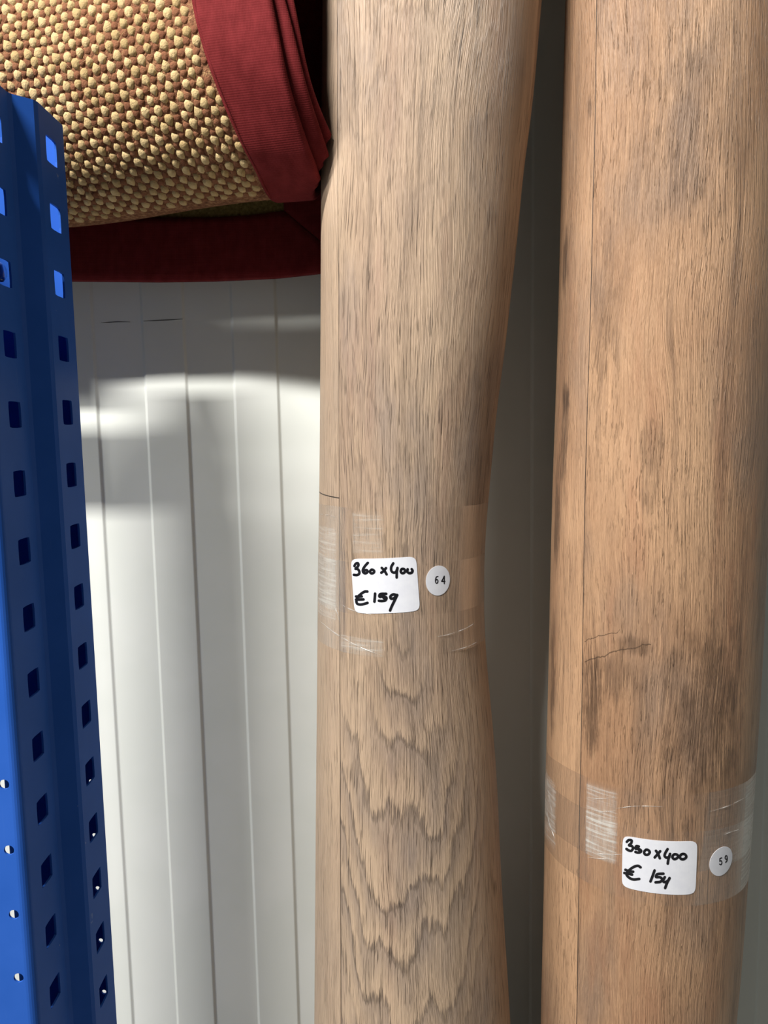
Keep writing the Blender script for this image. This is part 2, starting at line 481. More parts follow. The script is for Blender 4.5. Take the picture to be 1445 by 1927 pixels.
L1 = [(607, -100), (606, 0), (604, 300), (603, 600), (601, 900), (599.5, 1000), (597.5, 1170), (597, 1230), (594.5, 1500), (591.5, 1927), (590, 2100)]
Rg1 = [(1031, -60), (1025, 0), (1011, 176), (1005, 229), (989, 335), (979, 460), (969, 538), (961, 609), (950, 697), (937, 775), (928, 874), (921, 944), (915, 1000), (912, 1080), (912, 1180),
      (922, 1296), (932, 1396), (939, 1512), (942, 1606), (949, 1723), (959, 1872), (962, 1927), (968, 2100)]
S1 = [(633.5, 0), (634.5, 250), (636, 494), (637.5, 803), (638, 1000), (639, 1200), (640, 1500), (641, 1800), (641.5, 1927)]
L2 = [(1065, -100), (1062, 0), (1054, 374), (1049, 592), (1043, 787), (1038.5, 911), (1035, 1060), (1032, 1212), (1028, 1396), (1025, 1480), (1022, 1697), (1017, 1912), (1014, 2100)]
Rg2 = [(1500, -100), (1496, 0), (1478, 400), (1462, 750), (1447, 1000), (1437, 1212), (1430, 1335), (1418, 1500), (1404, 1700), (1396, 1800), (1383, 1927), (1370, 2100)]
S2 = [(1122, 0), (1120, 218), (1116, 342), (1112, 529), (1108, 662), (1103, 818), (1099, 1005), (1096, 1192), (1095, 1304), (1092, 1427), (1089, 1666), (1086, 1804), (1085, 1927)]
roll1 = Roll(L1, Rg1, S1, 0.700, 3.45, 71, 0.0024)
roll2 = Roll(L2, Rg2, S2, 0.696, 3.45, 120, 0.0024)

def wood(name, roll, light, mid, dark, grey, rosy, strip_light, cath=None, fu=420, fv=14, spots=(), joints=(), cracks=(), seed=0.0, bumpk=0.5, rough=0.5, pitk=0.65, lok=0.72, stk=0.40):
    n = NT(name); u, v = n.uv()
    left = n.m('MULTIPLY', n.m('LESS_THAN', u, 0.0), n.m('GREATER_THAN', u, -0.19))
    su = n.m('ADD', u, n.m('MULTIPLY', left, 3.17))            # each printed plank takes its own piece of the pattern
    def nz(a, b, d=3, r=0.55, z=0.0):
        return n.noise(n.xyz(n.m('MULTIPLY', su, a), n.m('MULTIPLY', v, b), seed + z), 1.0, d, r)
    warp = n.m('MULTIPLY', n.m('SUBTRACT', nz(9, 3.2, 2), 0.5), 0.035)
    wu = n.m('ADD', su, warp)
    def nzw(a, b, d=3, r=0.6, z=0.0):
        return n.noise(n.xyz(n.m('MULTIPLY', wu, a), n.m('MULTIPLY', v, b), seed + z), 1.0, d, r)
    broad = nz(13, 4.5, 3, 0.5, 1.3)
    streak = nzw(95, 3.4, 4, 0.62, 2.1)
    fibre = nzw(fu, fv, 4, 0.68, 5.7)
    pores = nzw(fu * 1.5, fv * 2.4, 2, 0.5, 9.1)              # short open pores pressed into the print
    hair = nzw(fu * 2.3, fv * 1.4, 3, 0.6, 12.4)
    c = n.mix(n.step(broad, 0.3, 0.72), mid, light)
    c = n.mix(n.m('MULTIPLY', n.step(nz(16, 6, 3, 0.55, 4.4), 0.46, 0.72), 0.8), c, grey)
    c = n.mix(n.m('MULTIPLY', n.step(nz(34, 5, 3, 0.6, 14.2), 0.50, 0.74), 0.55), c, rosy)
    c = n.mix(n.m('MULTIPLY', n.step(streak, 0.50, 0.74), stk), c, dark)
    h = fibre
    if cath:
        uc, k, dens, width, amp = cath
        du = n.m('SUBTRACT', u, uc)
        wob = n.m('MULTIPLY', n.m('SUBTRACT', nz(30, 7, 3, 0.5, 7.7), 0.5), 0.17)
        bend = n.m('MULTIPLY', n.m('MULTIPLY', du, du), k)
        qn = n.m('SUBTRACT', n.m('ADD', v, wob), bend)
        q = n.m('ADD', n.m('MULTIPLY', qn, dens), n.m('MULTIPLY', n.m('SUBTRACT', fibre, 0.5), 0.55))
        q = n.m('ADD', q, n.m('MULTIPLY', n.m('SUBTRACT', hair, 0.5), 0.6))
        fr = n.m('FRACT', q)
        band = n.m('MULTIPLY', n.step(fr, 0.15, 0.85), n.m('SUBTRACT', 1.0, n.step(fr, 0.94, 1.0)))
        lowz = n.m('MULTIPLY_ADD', n.m('SUBTRACT', 1.0, n.step(v, roll.hit(760, 1330)[0][2], roll.hit(760, 1130)[0][2])), 0.72, 0.28)
        line = n.m('SUBTRACT', 1.0, n.step(n.m('ABSOLUTE', n.m('SUBTRACT', fr, 0.90)), 0.02, 0.11))
        line = n.m('MULTIPLY', line, n.m('MULTIPLY_ADD', n.m('SUBTRACT', 1.0, n.step(hair, 0.40, 0.58)), 0.9, 0.25))
        mask = n.m('SUBTRACT', 1.0, n.step(n.m('ABSOLUTE', du), width * 0.6, width))
        mask = n.m('MULTIPLY', mask, n.m('SUBTRACT', 1.0, left))
        mask = n.m('MULTIPLY', mask, n.m('MULTIPLY_ADD', n.step(nz(10, 6, 2, 0.5, 6.1), 0.36, 0.58), 0.8, 0.2))
        mask = n.m('MULTIPLY', mask, lowz)
        c = n.mix(n.m('MULTIPLY', n.m('MULTIPLY', band, mask), amp), c, tuple(x * 0.86 for x in grey))
        c = n.mix(n.m('MULTIPLY', n.m('MULTIPLY', line, mask), amp * 0.8), c, dark)
        pale = n.m('MULTIPLY', n.m('SUBTRACT', 1.0, n.step(fr, 0.02, 0.4)), mask)
        c = n.mix(n.m('MULTIPLY', pale, 0.5), c, light)
        h = n.m('SUBTRACT', h, n.m('MULTIPLY', n.m('MULTIPLY', line, mask), 0.35))
    fine_hi = n.step(fibre, 0.53, 0.70); fine_lo = n.m('SUBTRACT', 1.0, n.step(fibre, 0.30, 0.47))
    plain = n.m('MULTIPLY_ADD', n.step(nz(15, 5, 2, 0.5, 21.0), 0.35, 0.6), 0.65, 0.35)   # some zones are brushed harder than others
    c = n.mix(n.m('MULTIPLY', fine_hi, 0.42), c, tuple(min(1, x * 1.25) for x in light))
    c = n.mix(n.m('MULTIPLY', n.m('MULTIPLY', fine_lo, lok), plain), c, dark)
    c = n.mix(n.m('MULTIPLY', n.step(hair, 0.56, 0.68), 0.30), c, tuple(min(1, x * 1.3) for x in light))
    pit = n.m('SUBTRACT', 1.0, n.step(pores, 0.31, 0.40))
    c = n.mix(n.m('MULTIPLY', n.m('MULTIPLY', pit, pitk), plain), c, tuple(x * 0.5 for x in dark))
    c = n.mix(n.m('MULTIPLY', left, strip_light), c, n.mix(fine_lo, tuple(min(1, x * 1.12) for x in light), mid))
    for (px, py, ru, rv, st) in spots:                         # knots and smoky patches in the print
        u0, v0 = roll.uvhit(px, py)
        a = n.m('DIVIDE', n.m('SUBTRACT', u, u0), ru); b = n.m('DIVIDE', n.m('SUBTRACT', v, v0), rv)
        d2 = n.m('ADD', n.m('MULTIPLY', a, a), n.m('MULTIPLY', b, b))
        d2 = n.m('ADD', d2, n.m('MULTIPLY', n.m('SUBTRACT', nz(70, 26, 4, 0.65, 30.0), 0.5), 3.2))
        d2 = n.m('ADD', d2, n.m('MULTIPLY', n.m('SUBTRACT', fibre, 0.5), 1.6))
        fa = n.m('MULTIPLY', n.m('SUBTRACT', 1.0, n.step(d2, -0.2, 1.1)), n.m('MULTIPLY_ADD', fine_hi, -0.5, 1.0))
        if u0 < 0: fa = n.m('MULTIPLY', fa, left)
        else: fa = n.m('MULTIPLY', fa, n.m('SUBTRACT', 1.0, left))
        c = n.mix(n.m('MULTIPLY', fa, st), c, tuple(x * 0.62 for x in dark))
    for (x0, y0, x1, y1, wd) in cracks:
        ua, va = roll.uvhit(x0, y0); ub, vb_ = roll.uvhit(x1, y1)
        line = n.m('ADD', n.m('MULTIPLY', n.m('SUBTRACT', u, ua), (vb_ - va) / (ub - ua)), va)
        line = n.m('ADD', line, n.m('MULTIPLY', n.m('SUBTRACT', nz(160, 30, 3), 0.5), 0.006))
        fa = n.m('LESS_THAN', n.m('ABSOLUTE', n.m('SUBTRACT', v, line)), wd)
        fa = n.m('MULTIPLY', fa, n.m('MULTIPLY', n.m('GREATER_THAN', u, min(ua, ub)), n.m('LESS_THAN', u, max(ua, ub))))
        c = n.mix(n.m('MULTIPLY', fa, 0.7), c, tuple(x * 0.5 for x in dark))
    seam = n.m('SUBTRACT', 1.0, n.step(n.m('ABSOLUTE', u), 0.00022, 0.00062))
    for (px, py) in joints:
        u0, v0 = roll.uvhit(px, py)
        jl = n.m('LESS_THAN', n.m('ABSOLUTE', n.m('SUBTRACT', n.m('ADD', v, n.m('MULTIPLY', u, 0.04)), v0)), 0.00045)
        seam = n.m('MAXIMUM', seam, n.m('MULTIPLY', jl, left))
    c = n.mix(seam, c, (0.035, 0.026, 0.022))
    h = n.m('ADD', h, n.m('MULTIPLY', hair, 0.6))
    h = n.m('SUBTRACT', n.m('SUBTRACT', h, n.m('MULTIPLY', n.m('MULTIPLY', pit, plain), 0.6)), seam)
    n.bump(h, bumpk, 0.0014)
    return n.set(color=c, rough=n.m('MULTIPLY_ADD', fibre, -0.2, rough + 0.1), spec=0.42)

uc1, _ = roll1.uvhit(752, 1350)
W1 = wood('greyed_oak_print', roll1, (0.535, 0.388, 0.268), (0.430, 0.302, 0.212), (0.145, 0.102, 0.073), (0.29, 0.225, 0.190), (0.38, 0.245, 0.178), 0.55,
          cath=(uc1, 26, 17, 0.105, 0.52), fu=760, fv=11, spots=[(932, 1668, 0.006, 0.012, 0.7)], joints=[(618, 935)], seed=0.7, bumpk=0.9, rough=0.44)
W2 = wood('brown_oak_print', roll2, (0.49, 0.300, 0.175), (0.335, 0.188, 0.106), (0.130, 0.075, 0.046), (0.25, 0.165, 0.115), (0.34, 0.165, 0.092), 0.2,
          fu=700, fv=20, seed=4.2, pitk=0.25, lok=0.6, stk=0.62, bumpk=0.9, rough=0.5,
          spots=[(1062, 495, 0.010, 0.030, 0.8), (1110, 200, 0.004, 0.012, 0.6), (1064, 748, 0.009, 0.018, 0.75), (1062, 830, 0.010, 0.06, 0.75), (1135, 600, 0.012, 0.09, 0.4),
                 (1048, 970, 0.010, 0.06, 0.75), (1112, 1330, 0.012, 0.055, 0.75), (1150, 1270, 0.030, 0.025, 0.5), (1195, 1215, 0.016, 0.010, 0.6),
                 (1335, 1330, 0.040, 0.085, 0.7), (1225, 870, 0.012, 0.05, 0.4), (1350, 1500, 0.050, 0.05, 0.4), (1330, 200, 0.05, 0.09, 0.3), (1040, 1250, 0.010, 0.07, 0.7), (1290, 1620, 0.02, 0.05, 0.35)],
          cracks=[(1100, 1206, 1166, 1187, 0.0004), (1100, 1245, 1172, 1222, 0.0006), (1172, 1222, 1225, 1212, 0.0005)])

def mat_tape(name, roll, hazes, seed):
    """clear packing tape: see-through film, glossy, milky where air is trapped under it, plus painted glare"""
    n = NT(name); u, v = n.uv()
    n.t.nodes.remove(n.bsdf)
    tr = n.t.nodes.new('ShaderNodeBsdfTransparent'); tr.inputs[0].default_value = (0.988, 0.98, 0.972, 1)
    gl = n.t.nodes.new('ShaderNodeBsdfGlossy'); gl.inputs['Roughness'].default_value = 0.28
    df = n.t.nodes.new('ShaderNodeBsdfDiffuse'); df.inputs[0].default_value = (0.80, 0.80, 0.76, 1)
    wr = n.noise(n.xyz(n.m('MULTIPLY', u, 24), n.m('MULTIPLY', v, 420), seed), 1, 4, 0.6)
    w2 = n.noise(n.xyz(n.m('MULTIPLY', u, 420), n.m('MULTIPLY', v, 60), seed), 1, 3, 0.6)
    bp = n.t.nodes.new('ShaderNodeBump'); n.put(bp.inputs['Height'], n.m('ADD', n.m('MULTIPLY', wr, 0.9), n.m('MULTIPLY', w2, 0.5)))
    bp.inputs['Strength'].default_value = 0.35; bp.inputs['Distance'].default_value = 0.001
    n.t.links.new(bp.outputs[0], gl.inputs['Normal'])
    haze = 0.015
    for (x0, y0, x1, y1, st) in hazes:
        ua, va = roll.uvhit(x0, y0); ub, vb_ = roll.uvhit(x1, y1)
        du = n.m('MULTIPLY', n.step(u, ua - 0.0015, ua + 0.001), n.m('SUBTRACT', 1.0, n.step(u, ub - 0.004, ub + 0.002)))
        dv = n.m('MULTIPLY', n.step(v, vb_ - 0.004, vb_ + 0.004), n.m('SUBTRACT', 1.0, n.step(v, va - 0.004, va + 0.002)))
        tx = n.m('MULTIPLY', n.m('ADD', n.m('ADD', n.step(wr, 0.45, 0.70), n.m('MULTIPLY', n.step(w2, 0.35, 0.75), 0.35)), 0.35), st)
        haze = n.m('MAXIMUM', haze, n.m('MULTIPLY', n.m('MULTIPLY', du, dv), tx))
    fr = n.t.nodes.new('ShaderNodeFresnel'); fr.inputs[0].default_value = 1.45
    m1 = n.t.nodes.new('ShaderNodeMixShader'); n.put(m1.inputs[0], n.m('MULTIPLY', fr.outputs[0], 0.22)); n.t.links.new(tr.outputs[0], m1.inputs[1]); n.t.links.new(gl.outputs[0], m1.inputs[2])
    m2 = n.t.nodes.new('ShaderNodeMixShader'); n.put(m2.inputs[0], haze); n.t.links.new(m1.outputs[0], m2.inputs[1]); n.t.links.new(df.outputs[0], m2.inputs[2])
    n.t.links.new(m2.outputs[0], n.out.inputs[0])
    return n.mat
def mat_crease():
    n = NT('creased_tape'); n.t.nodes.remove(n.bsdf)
    tr = n.t.nodes.new('ShaderNodeBsdfTransparent'); df = n.t.nodes.new('ShaderNodeBsdfDiffuse'); df.inputs[0].default_value = (0.85, 0.85, 0.82, 1)  # white diffuse: whitened film plus gloss highlights painted on the folds
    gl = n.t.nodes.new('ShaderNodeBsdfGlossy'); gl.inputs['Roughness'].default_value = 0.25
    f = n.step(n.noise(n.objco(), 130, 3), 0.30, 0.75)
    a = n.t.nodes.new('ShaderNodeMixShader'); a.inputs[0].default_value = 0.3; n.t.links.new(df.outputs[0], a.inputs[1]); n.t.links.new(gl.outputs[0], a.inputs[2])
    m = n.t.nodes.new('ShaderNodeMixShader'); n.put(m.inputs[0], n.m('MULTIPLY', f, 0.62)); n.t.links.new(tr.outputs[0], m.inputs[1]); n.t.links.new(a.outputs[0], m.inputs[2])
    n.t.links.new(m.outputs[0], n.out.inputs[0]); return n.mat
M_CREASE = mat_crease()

def catmull(P, k=6):
    P = np.array(P, float)
    if len(P) < 3: return np.array([P[0] + (P[-1] - P[0]) * i / k for i in range(k + 1)])
    closed = np.linalg.norm(P[0] - P[-1]) < 1e-6
    Q = np.vstack([P[-2] if closed else 2 * P[0] - P[1], P, P[1] if closed else 2 * P[-1] - P[-2]])
    out = []
    for i in range(1, len(Q) - 2):
        for j in range(k):
            t = j / k
            out.append(0.5 * (2 * Q[i] + (Q[i + 1] - Q[i - 1]) * t + (2 * Q[i - 1] - 5 * Q[i] + 4 * Q[i + 1] - Q[i + 2]) * t * t + (3 * Q[i] - Q[i - 1] - 3 * Q[i + 1] + Q[i + 2]) * t ** 3))
    out.append(Q[-2]); return np.array(out)

def tape(roll, y_top, y_bot, px_mid, mat, parent, creases, bulges=(), off=0.00025, slant=0.0):
    zt = roll.hit(px_mid, y_top)[0][2]; zb = roll.hit(px_mid, y_bot)[0][2]
    nc, nr = 180, 14
    V, UVs = [], []
    a_mid = roll.hit(px_mid, y_top)[1]
    for r_ in range(nr):
        for c in range(nc):
            a = -math.pi + 2 * math.pi * c / nc
            k = r_ / (nr - 1)
            z = zt + (zb - zt) * k + slant * math.sin(a - a_mid)
            z += 0.0006 * math.sin(a * 5.0 + r_) * (1 if r_ in (0, nr - 1) else 0)
            # the film follows the sheet down the step at its free edge
            dd = (a - roll.seam(z) - roll.edge) % (2 * math.pi) - 2 * math.pi
            o = off - min(1.0, max(0.0, -math.radians(190) - dd) / math.radians(170)) * (roll.t + 0.0004) * min(1.0, -dd / 0.05 if dd > -0.05 else 1.0)
            for (a0, aw, h) in bulges:
                d = abs(a - math.radians(a0)) / math.radians(aw)
                if d < 1: o += h * (0.5 + 0.5 * math.cos(math.pi * d)) * (0.75 + 0.25 * math.sin(k * 17 + a * 8))
            V.append(roll.pt(a, z, o)); UVs.append(((a - roll.seam(z)) * roll.R0, z))
    F_ = grid_faces(nr, nc, True)
    idx = [0] * len(F_)
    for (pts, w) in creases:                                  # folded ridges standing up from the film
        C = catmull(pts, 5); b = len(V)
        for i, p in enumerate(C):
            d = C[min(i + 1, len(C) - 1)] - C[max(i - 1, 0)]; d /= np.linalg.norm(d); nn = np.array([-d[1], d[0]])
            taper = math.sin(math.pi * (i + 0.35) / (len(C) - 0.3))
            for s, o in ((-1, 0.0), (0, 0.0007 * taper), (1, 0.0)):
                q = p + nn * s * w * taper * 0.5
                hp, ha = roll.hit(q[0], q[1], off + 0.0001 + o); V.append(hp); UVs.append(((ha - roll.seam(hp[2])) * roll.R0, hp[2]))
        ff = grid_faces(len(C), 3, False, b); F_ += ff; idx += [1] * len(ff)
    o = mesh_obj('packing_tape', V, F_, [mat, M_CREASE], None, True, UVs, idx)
    o['label'] = 'clear glossy packing tape'
    return adopt(o, parent)

def surf_outline(roll, fn, n=120, rings=12, off=0.0004):
    """paper stuck on the roll: fn(angle, k) -> (u, z) on the unrolled sheet"""
    V, F_ = [], []
    for k in range(rings):
        s = 1 - k / rings
        for i in range(n): u, z = fn(2 * math.pi * i / n, s); V.append(roll.pt_uv(u, z, off))
    for i in range(n): u, z = fn(2 * math.pi * i / n, 1.0); V.append(roll.pt_uv(u, z, 0.0))
    b = rings * n
    F_ = grid_faces(rings, n, True)
    u, z = fn(0, 0); V.append(roll.pt_uv(u, z, off)); ci = len(V) - 1
    for i in range(n):
        j = (i + 1) % n
        F_.append(((rings - 1) * n + i, (rings - 1) * n + j, ci)); F_.append((i, b + i, b + j, j))
    return V, F_
def label_fn(roll, corners, rad=0.045):
    Q = [np.array(roll.uvhit(*p)) for p in corners]           # tl, tr, br, bl
    def fn(a, s):
        c, d = math.cos(a), math.sin(a); e = 11.0
        r = (abs(c) ** e + abs(d) ** e) ** (-1 / e); x, y = 0.5 + 0.5 * c * r * s, 0.5 + 0.5 * d * r * s
        return Q[0] * (1 - x) * (1 - y) + Q[1] * x * (1 - y) + Q[2] * x * y + Q[3] * (1 - x) * y
    return fn
def strokes(roll, lines, w, off=0.00052):
    V, F_ = [], []
    for li, L in enumerate(lines):
        C = catmull(L, 5); b = len(V); n = len(C)
        lift = off + 0.00001 * li
        for i, p in enumerate(C):
            d = C[min(i + 1, n - 1)] - C[max(i - 1, 0)]; d = d / (np.linalg.norm(d) + 1e-9); nn = np.array([-d[1], d[0]])
            for s in (-1, 1): V.append(roll.hit(*(p + nn * s * w / 2), lift)[0])
        for i in range(n - 1): F_.append((b + 2 * i, b + 2 * i + 1, b + 2 * i + 3, b + 2 * i + 2))
        for e in (0, n - 1):
            cb = len(V); V.append(roll.hit(*C[e], lift)[0])
            for i in range(12):
                a = 2 * math.pi * i / 12; V.append(roll.hit(C[e][0] + w / 2 * math.cos(a), C[e][1] + w / 2 * math.sin(a), lift)[0])
            for i in range(12): F_.append((cb, cb + 1 + i, cb + 1 + (i + 1) % 12))
    return V, F_
def zoomed(lines, x0, y0, sc): return [[(x0 + x / sc, y0 + y / sc) for x, y in L] for L in lines]

rob1 = empty('vinyl_roll', (roll1.c(0.0), roll1.ay, 0), 'grey-brown oak vinyl roll, waisted at the tape, price label 360x400 for 159 euro', 'vinyl roll', 'rolls of wood-print vinyl standing against the wall')
roll1.build(W1, rob1)['label'] = 'grey-brown oak print vinyl sheet'
rob2 = empty('vinyl_roll', (roll2.c(0.0), roll2.ay, 0), 'reddish-brown oak vinyl roll with price label 350x400 for 154 euro', 'vinyl roll', 'rolls of wood-print vinyl standing against the wall')
roll2.build(W2, rob2)['label'] = 'reddish-brown oak print vinyl sheet'

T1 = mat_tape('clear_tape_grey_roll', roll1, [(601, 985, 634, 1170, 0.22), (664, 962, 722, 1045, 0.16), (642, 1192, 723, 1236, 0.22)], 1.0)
T2 = mat_tape('clear_tape_brown_roll', roll2, [(1105, 1470, 1160, 1625, 0.27), (1027, 1440, 1046, 1600, 0.20), (1404, 1478, 1413, 1690, 0.42)], 3.0)  # last patch paints the glint of the lifted tape edge
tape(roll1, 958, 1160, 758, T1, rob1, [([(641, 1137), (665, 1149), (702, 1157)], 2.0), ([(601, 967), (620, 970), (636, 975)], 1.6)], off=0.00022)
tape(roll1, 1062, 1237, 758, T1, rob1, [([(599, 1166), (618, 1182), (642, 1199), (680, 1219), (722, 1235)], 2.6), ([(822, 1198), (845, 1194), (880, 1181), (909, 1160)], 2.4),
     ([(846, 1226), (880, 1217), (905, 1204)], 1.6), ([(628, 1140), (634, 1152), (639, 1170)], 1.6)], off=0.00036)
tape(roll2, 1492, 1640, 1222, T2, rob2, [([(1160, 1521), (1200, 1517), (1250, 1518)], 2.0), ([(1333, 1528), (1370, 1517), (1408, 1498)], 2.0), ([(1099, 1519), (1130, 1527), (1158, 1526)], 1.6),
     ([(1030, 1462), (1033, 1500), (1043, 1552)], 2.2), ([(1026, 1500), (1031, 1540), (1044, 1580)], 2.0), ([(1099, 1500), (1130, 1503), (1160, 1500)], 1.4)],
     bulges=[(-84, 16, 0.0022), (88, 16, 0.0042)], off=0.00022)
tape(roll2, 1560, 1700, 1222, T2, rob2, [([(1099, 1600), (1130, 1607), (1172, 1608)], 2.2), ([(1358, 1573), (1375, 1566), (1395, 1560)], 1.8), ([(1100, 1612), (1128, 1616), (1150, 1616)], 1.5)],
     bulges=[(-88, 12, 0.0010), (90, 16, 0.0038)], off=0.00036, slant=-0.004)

def paper(roll, parent, corners, lines, lw, circ, crad_px, digits, dw):
    V, F_ = surf_outline(roll, label_fn(roll, corners))
    lab = adopt(mesh_obj('price_label', V, F_, M_PAPER, smooth=False), parent); lab['label'] = 'white handwritten price label'
    V, F_ = strokes(roll, lines, lw)
    h = mesh_obj('handwriting', V, F_, M_INK, lab, smooth=False); h.matrix_parent_inverse = Matrix.Translation(-Vector(parent.location)); h.matrix_parent_inverse = Matrix.Identity(4)
    cu, cz = roll.uvhit(*circ); p, _ = roll.hit(*circ)
    r_ = crad_px * float((p - CAM) @ FWD) / FPX
    V, F_ = surf_outline(roll, lambda a, s: (cu + r_ * s * math.cos(a), cz - r_ * s * math.sin(a)), 64, 8)
    st = adopt(mesh_obj('number_sticker', V, F_, M_PAPER, smooth=False), parent); st['label'] = 'round white number sticker'
    V, F_ = strokes(roll, digits, dw)
    mesh_obj('printed_digits', V, F_, M_PRINT, st, smooth=False)

K1 = [[(110, 165), (125, 138), (152, 130), (160, 155), (142, 183), (122, 200), (150, 203), (170, 230), (168, 262), (140, 277), (103, 274)],
      [(276, 126), (245, 160), (217, 205), (218, 240), (242, 256), (268, 244), (270, 222), (250, 214), (224, 232)],
      [(318, 212), (302, 235), (318, 256), (348, 248), (354, 226), (338, 212), (318, 212)],
      [(448, 188), (480, 222), (508, 268)], [(500, 190), (475, 222), (442, 248)],
      [(590, 132), (566, 175), (566, 222), (592, 246), (622, 238), (640, 200)], [(642, 188), (634, 240), (632, 306)],
      [(695, 203), (682, 230), (696, 252), (724, 248), (737, 222), (720, 202), (695, 203)],
      [(768, 205), (762, 234), (786, 252), (818, 246), (828, 222), (818, 204)],
      [(270, 480), (235, 482), (190, 510), (150, 550), (134, 600), (150, 634), (200, 640), (272, 620)], [(130, 541), (165, 543), (200, 540)], [(130, 580), (180, 579), (222, 577)],
      [(365, 506), (362, 550), (357, 605)],
      [(502, 508), (430, 512), (420, 545), (468, 540), (505, 556), (492, 588), (450, 597), (412, 594)], [(436, 528), (460, 548), (485, 570)],
      [(622, 520), (586, 516), (555, 540), (562, 568), (600, 560), (636, 524)], [(638, 522), (605, 592), (572, 660), (550, 714)]]
K2 = [[(116, 146), (138, 126), (170, 130), (166, 160), (140, 185), (174, 194), (186, 220), (165, 248), (132, 240), (112, 226)],
      [(252, 198), (222, 195), (216, 224), (250, 226), (278, 245), (268, 264), (240, 268), (214, 260)], [(228, 210), (255, 240)],
      [(332, 236), (312, 264), (326, 290), (356, 290), (376, 264), (360, 240), (332, 236)],
      [(446, 247), (470, 282), (490, 332)], [(494, 252), (465, 285), (432, 322)],
      [(578, 228), (552, 272), (544, 305), (564, 324), (598, 318)], [(606, 282), (588, 340), (580, 392)],
      [(652, 288), (632, 314), (648, 340), (678, 335), (698, 310), (682, 290), (652, 288)],
      [(740, 285), (716, 312), (732, 340), (766, 340), (790, 314), (772, 286), (740, 285)],
      [(272, 434), (240, 417), (190, 432), (140, 470), (112, 510), (140, 550), (190, 572), (256, 566)], [(100, 462), (140, 478), (188, 484)], [(88, 498), (135, 508), (176, 516)],
      [(430, 470), (408, 532), (384, 594)],
      [(530, 506), (462, 512), (446, 544), (490, 546), (518, 570), (495, 598), (442, 604)],
      [(546, 545), (526, 588), (550, 602), (584, 584)], [(600, 556), (572, 610), (550, 668)]]
D1 = [[(1142, 294), (1122, 302), (1112, 340), (1118, 374), (1136, 374), (1142, 346), (1128, 330), (1114, 346)], [(1221, 382), (1221, 335), (1221, 290)], [(1221, 290), (1204, 325), (1188, 354)], [(1188, 354), (1208, 354), (1229, 354)]]
D2 = [[(1192, 327), (1181, 331), (1170, 336)], [(1170, 336), (1170, 352), (1169, 367)], [(1169, 367), (1186, 360), (1194, 382), (1183, 404), (1167, 398)], [(1253, 332), (1243, 345), (1230, 332), (1235, 306), (1249, 304), (1254, 332), (1250, 360), (1236, 378)]]
paper(roll1, rob1, [(660.5, 1051), (783, 1046.5), (790.5, 1149), (667.5, 1153.5)], zoomed(K1, 650, 1040, 6.568), 5.0, (824.5, 1092.5), 28.5, zoomed(D1, 650, 1040, 6.568), 2.1)
paper(roll2, rob2, [(1172, 1571), (1312, 1581.5), (1308, 1682), (1170, 1668)], zoomed(K2, 1160, 1560, 6.02), 5.1, (1357.5, 1620.5), 28.5, zoomed(D2, 1160, 1560, 6.02), 2.0)

# ================================================================== SISAL RUG
rug = empty('rolled_rug', (-0.30, 0.70, CAMZ + 0.20), 'rolled beige and brown sisal rug with wide red fabric border above the blue rack upright', 'rug')
RA, RB = 0.088, 0.120
HC = CAMZ + 0.188 + RB
def sm(x, a, b):
    t = min(1, max(0, (x - a) / (b - a))); return t * t * (3 - 2 * t)
PSI = 0.21
def axis_c(s):
    # runs level along the wall, then turns a little towards the room past the post
    n = 24; lo, hi = -0.30, -0.20
    y = 0.729
    if s > lo:
        ds = (min(s, hi) - lo) / n
        for i in range(n): y -= math.tan(PSI * sm(lo + ds * (i + 0.5), lo, hi)) * ds
        if s > hi: y -= math.tan(PSI) * (s - hi)
    return y, PSI * sm(s, lo, hi)
_ax = {}
def rug_pt(s, t, off=0.0, hoff=0.0):
    key = round(s, 5)
    if key not in _ax: _ax[key] = axis_c(s)
    yc, ps = _ax[key]
    dz, dh = -RA * math.sin(t), -RB * math.cos(t)
    nz_, nh = -math.sin(t) / RA, -math.cos(t) / RB; l = math.hypot(nz_, nh)
    dz += off * nz_ / l; dh += off * nh / l
    sag = 0.014 * sm(s, -0.34, -0.10)
    return np.array([s + math.sin(ps) * dz, yc + math.cos(ps) * dz, HC + dh + sag + hoff])
def s_on_curve(t, curve, off=0.0):
    """axial position where the rug surface crosses a line traced in the photograph"""
    cy = [c[1] for c in curve]; cx = [c[0] for c in curve]
    lo, hi = -0.40, 0.10
    for _ in range(40):
        mid = (lo + hi) / 2; u, v_ = proj(rug_pt(mid, t, off))
        g = np.interp(v_, cy, cx)
        if v_ < cy[0]: g = cx[0] + (cx[1] - cx[0]) / (cy[1] - cy[0]) * (v_ - cy[0])
        if u < g: lo = mid
        else: hi = mid
    return (lo + hi) / 2
B_IN = [(356, -40), (360, 0), (371, 50), (385, 100), (402, 150), (421, 200), (444, 250), (470, 302), (492, 335), (515, 362), (530, 372)]
B_OUT = [(502, -40), (511, 0), (525, 73), (541, 145), (564, 235), (590, 300), (612, 350), (625, 372)]
TN = 180
ts = [2 * math.pi * i / TN for i in range(TN)]
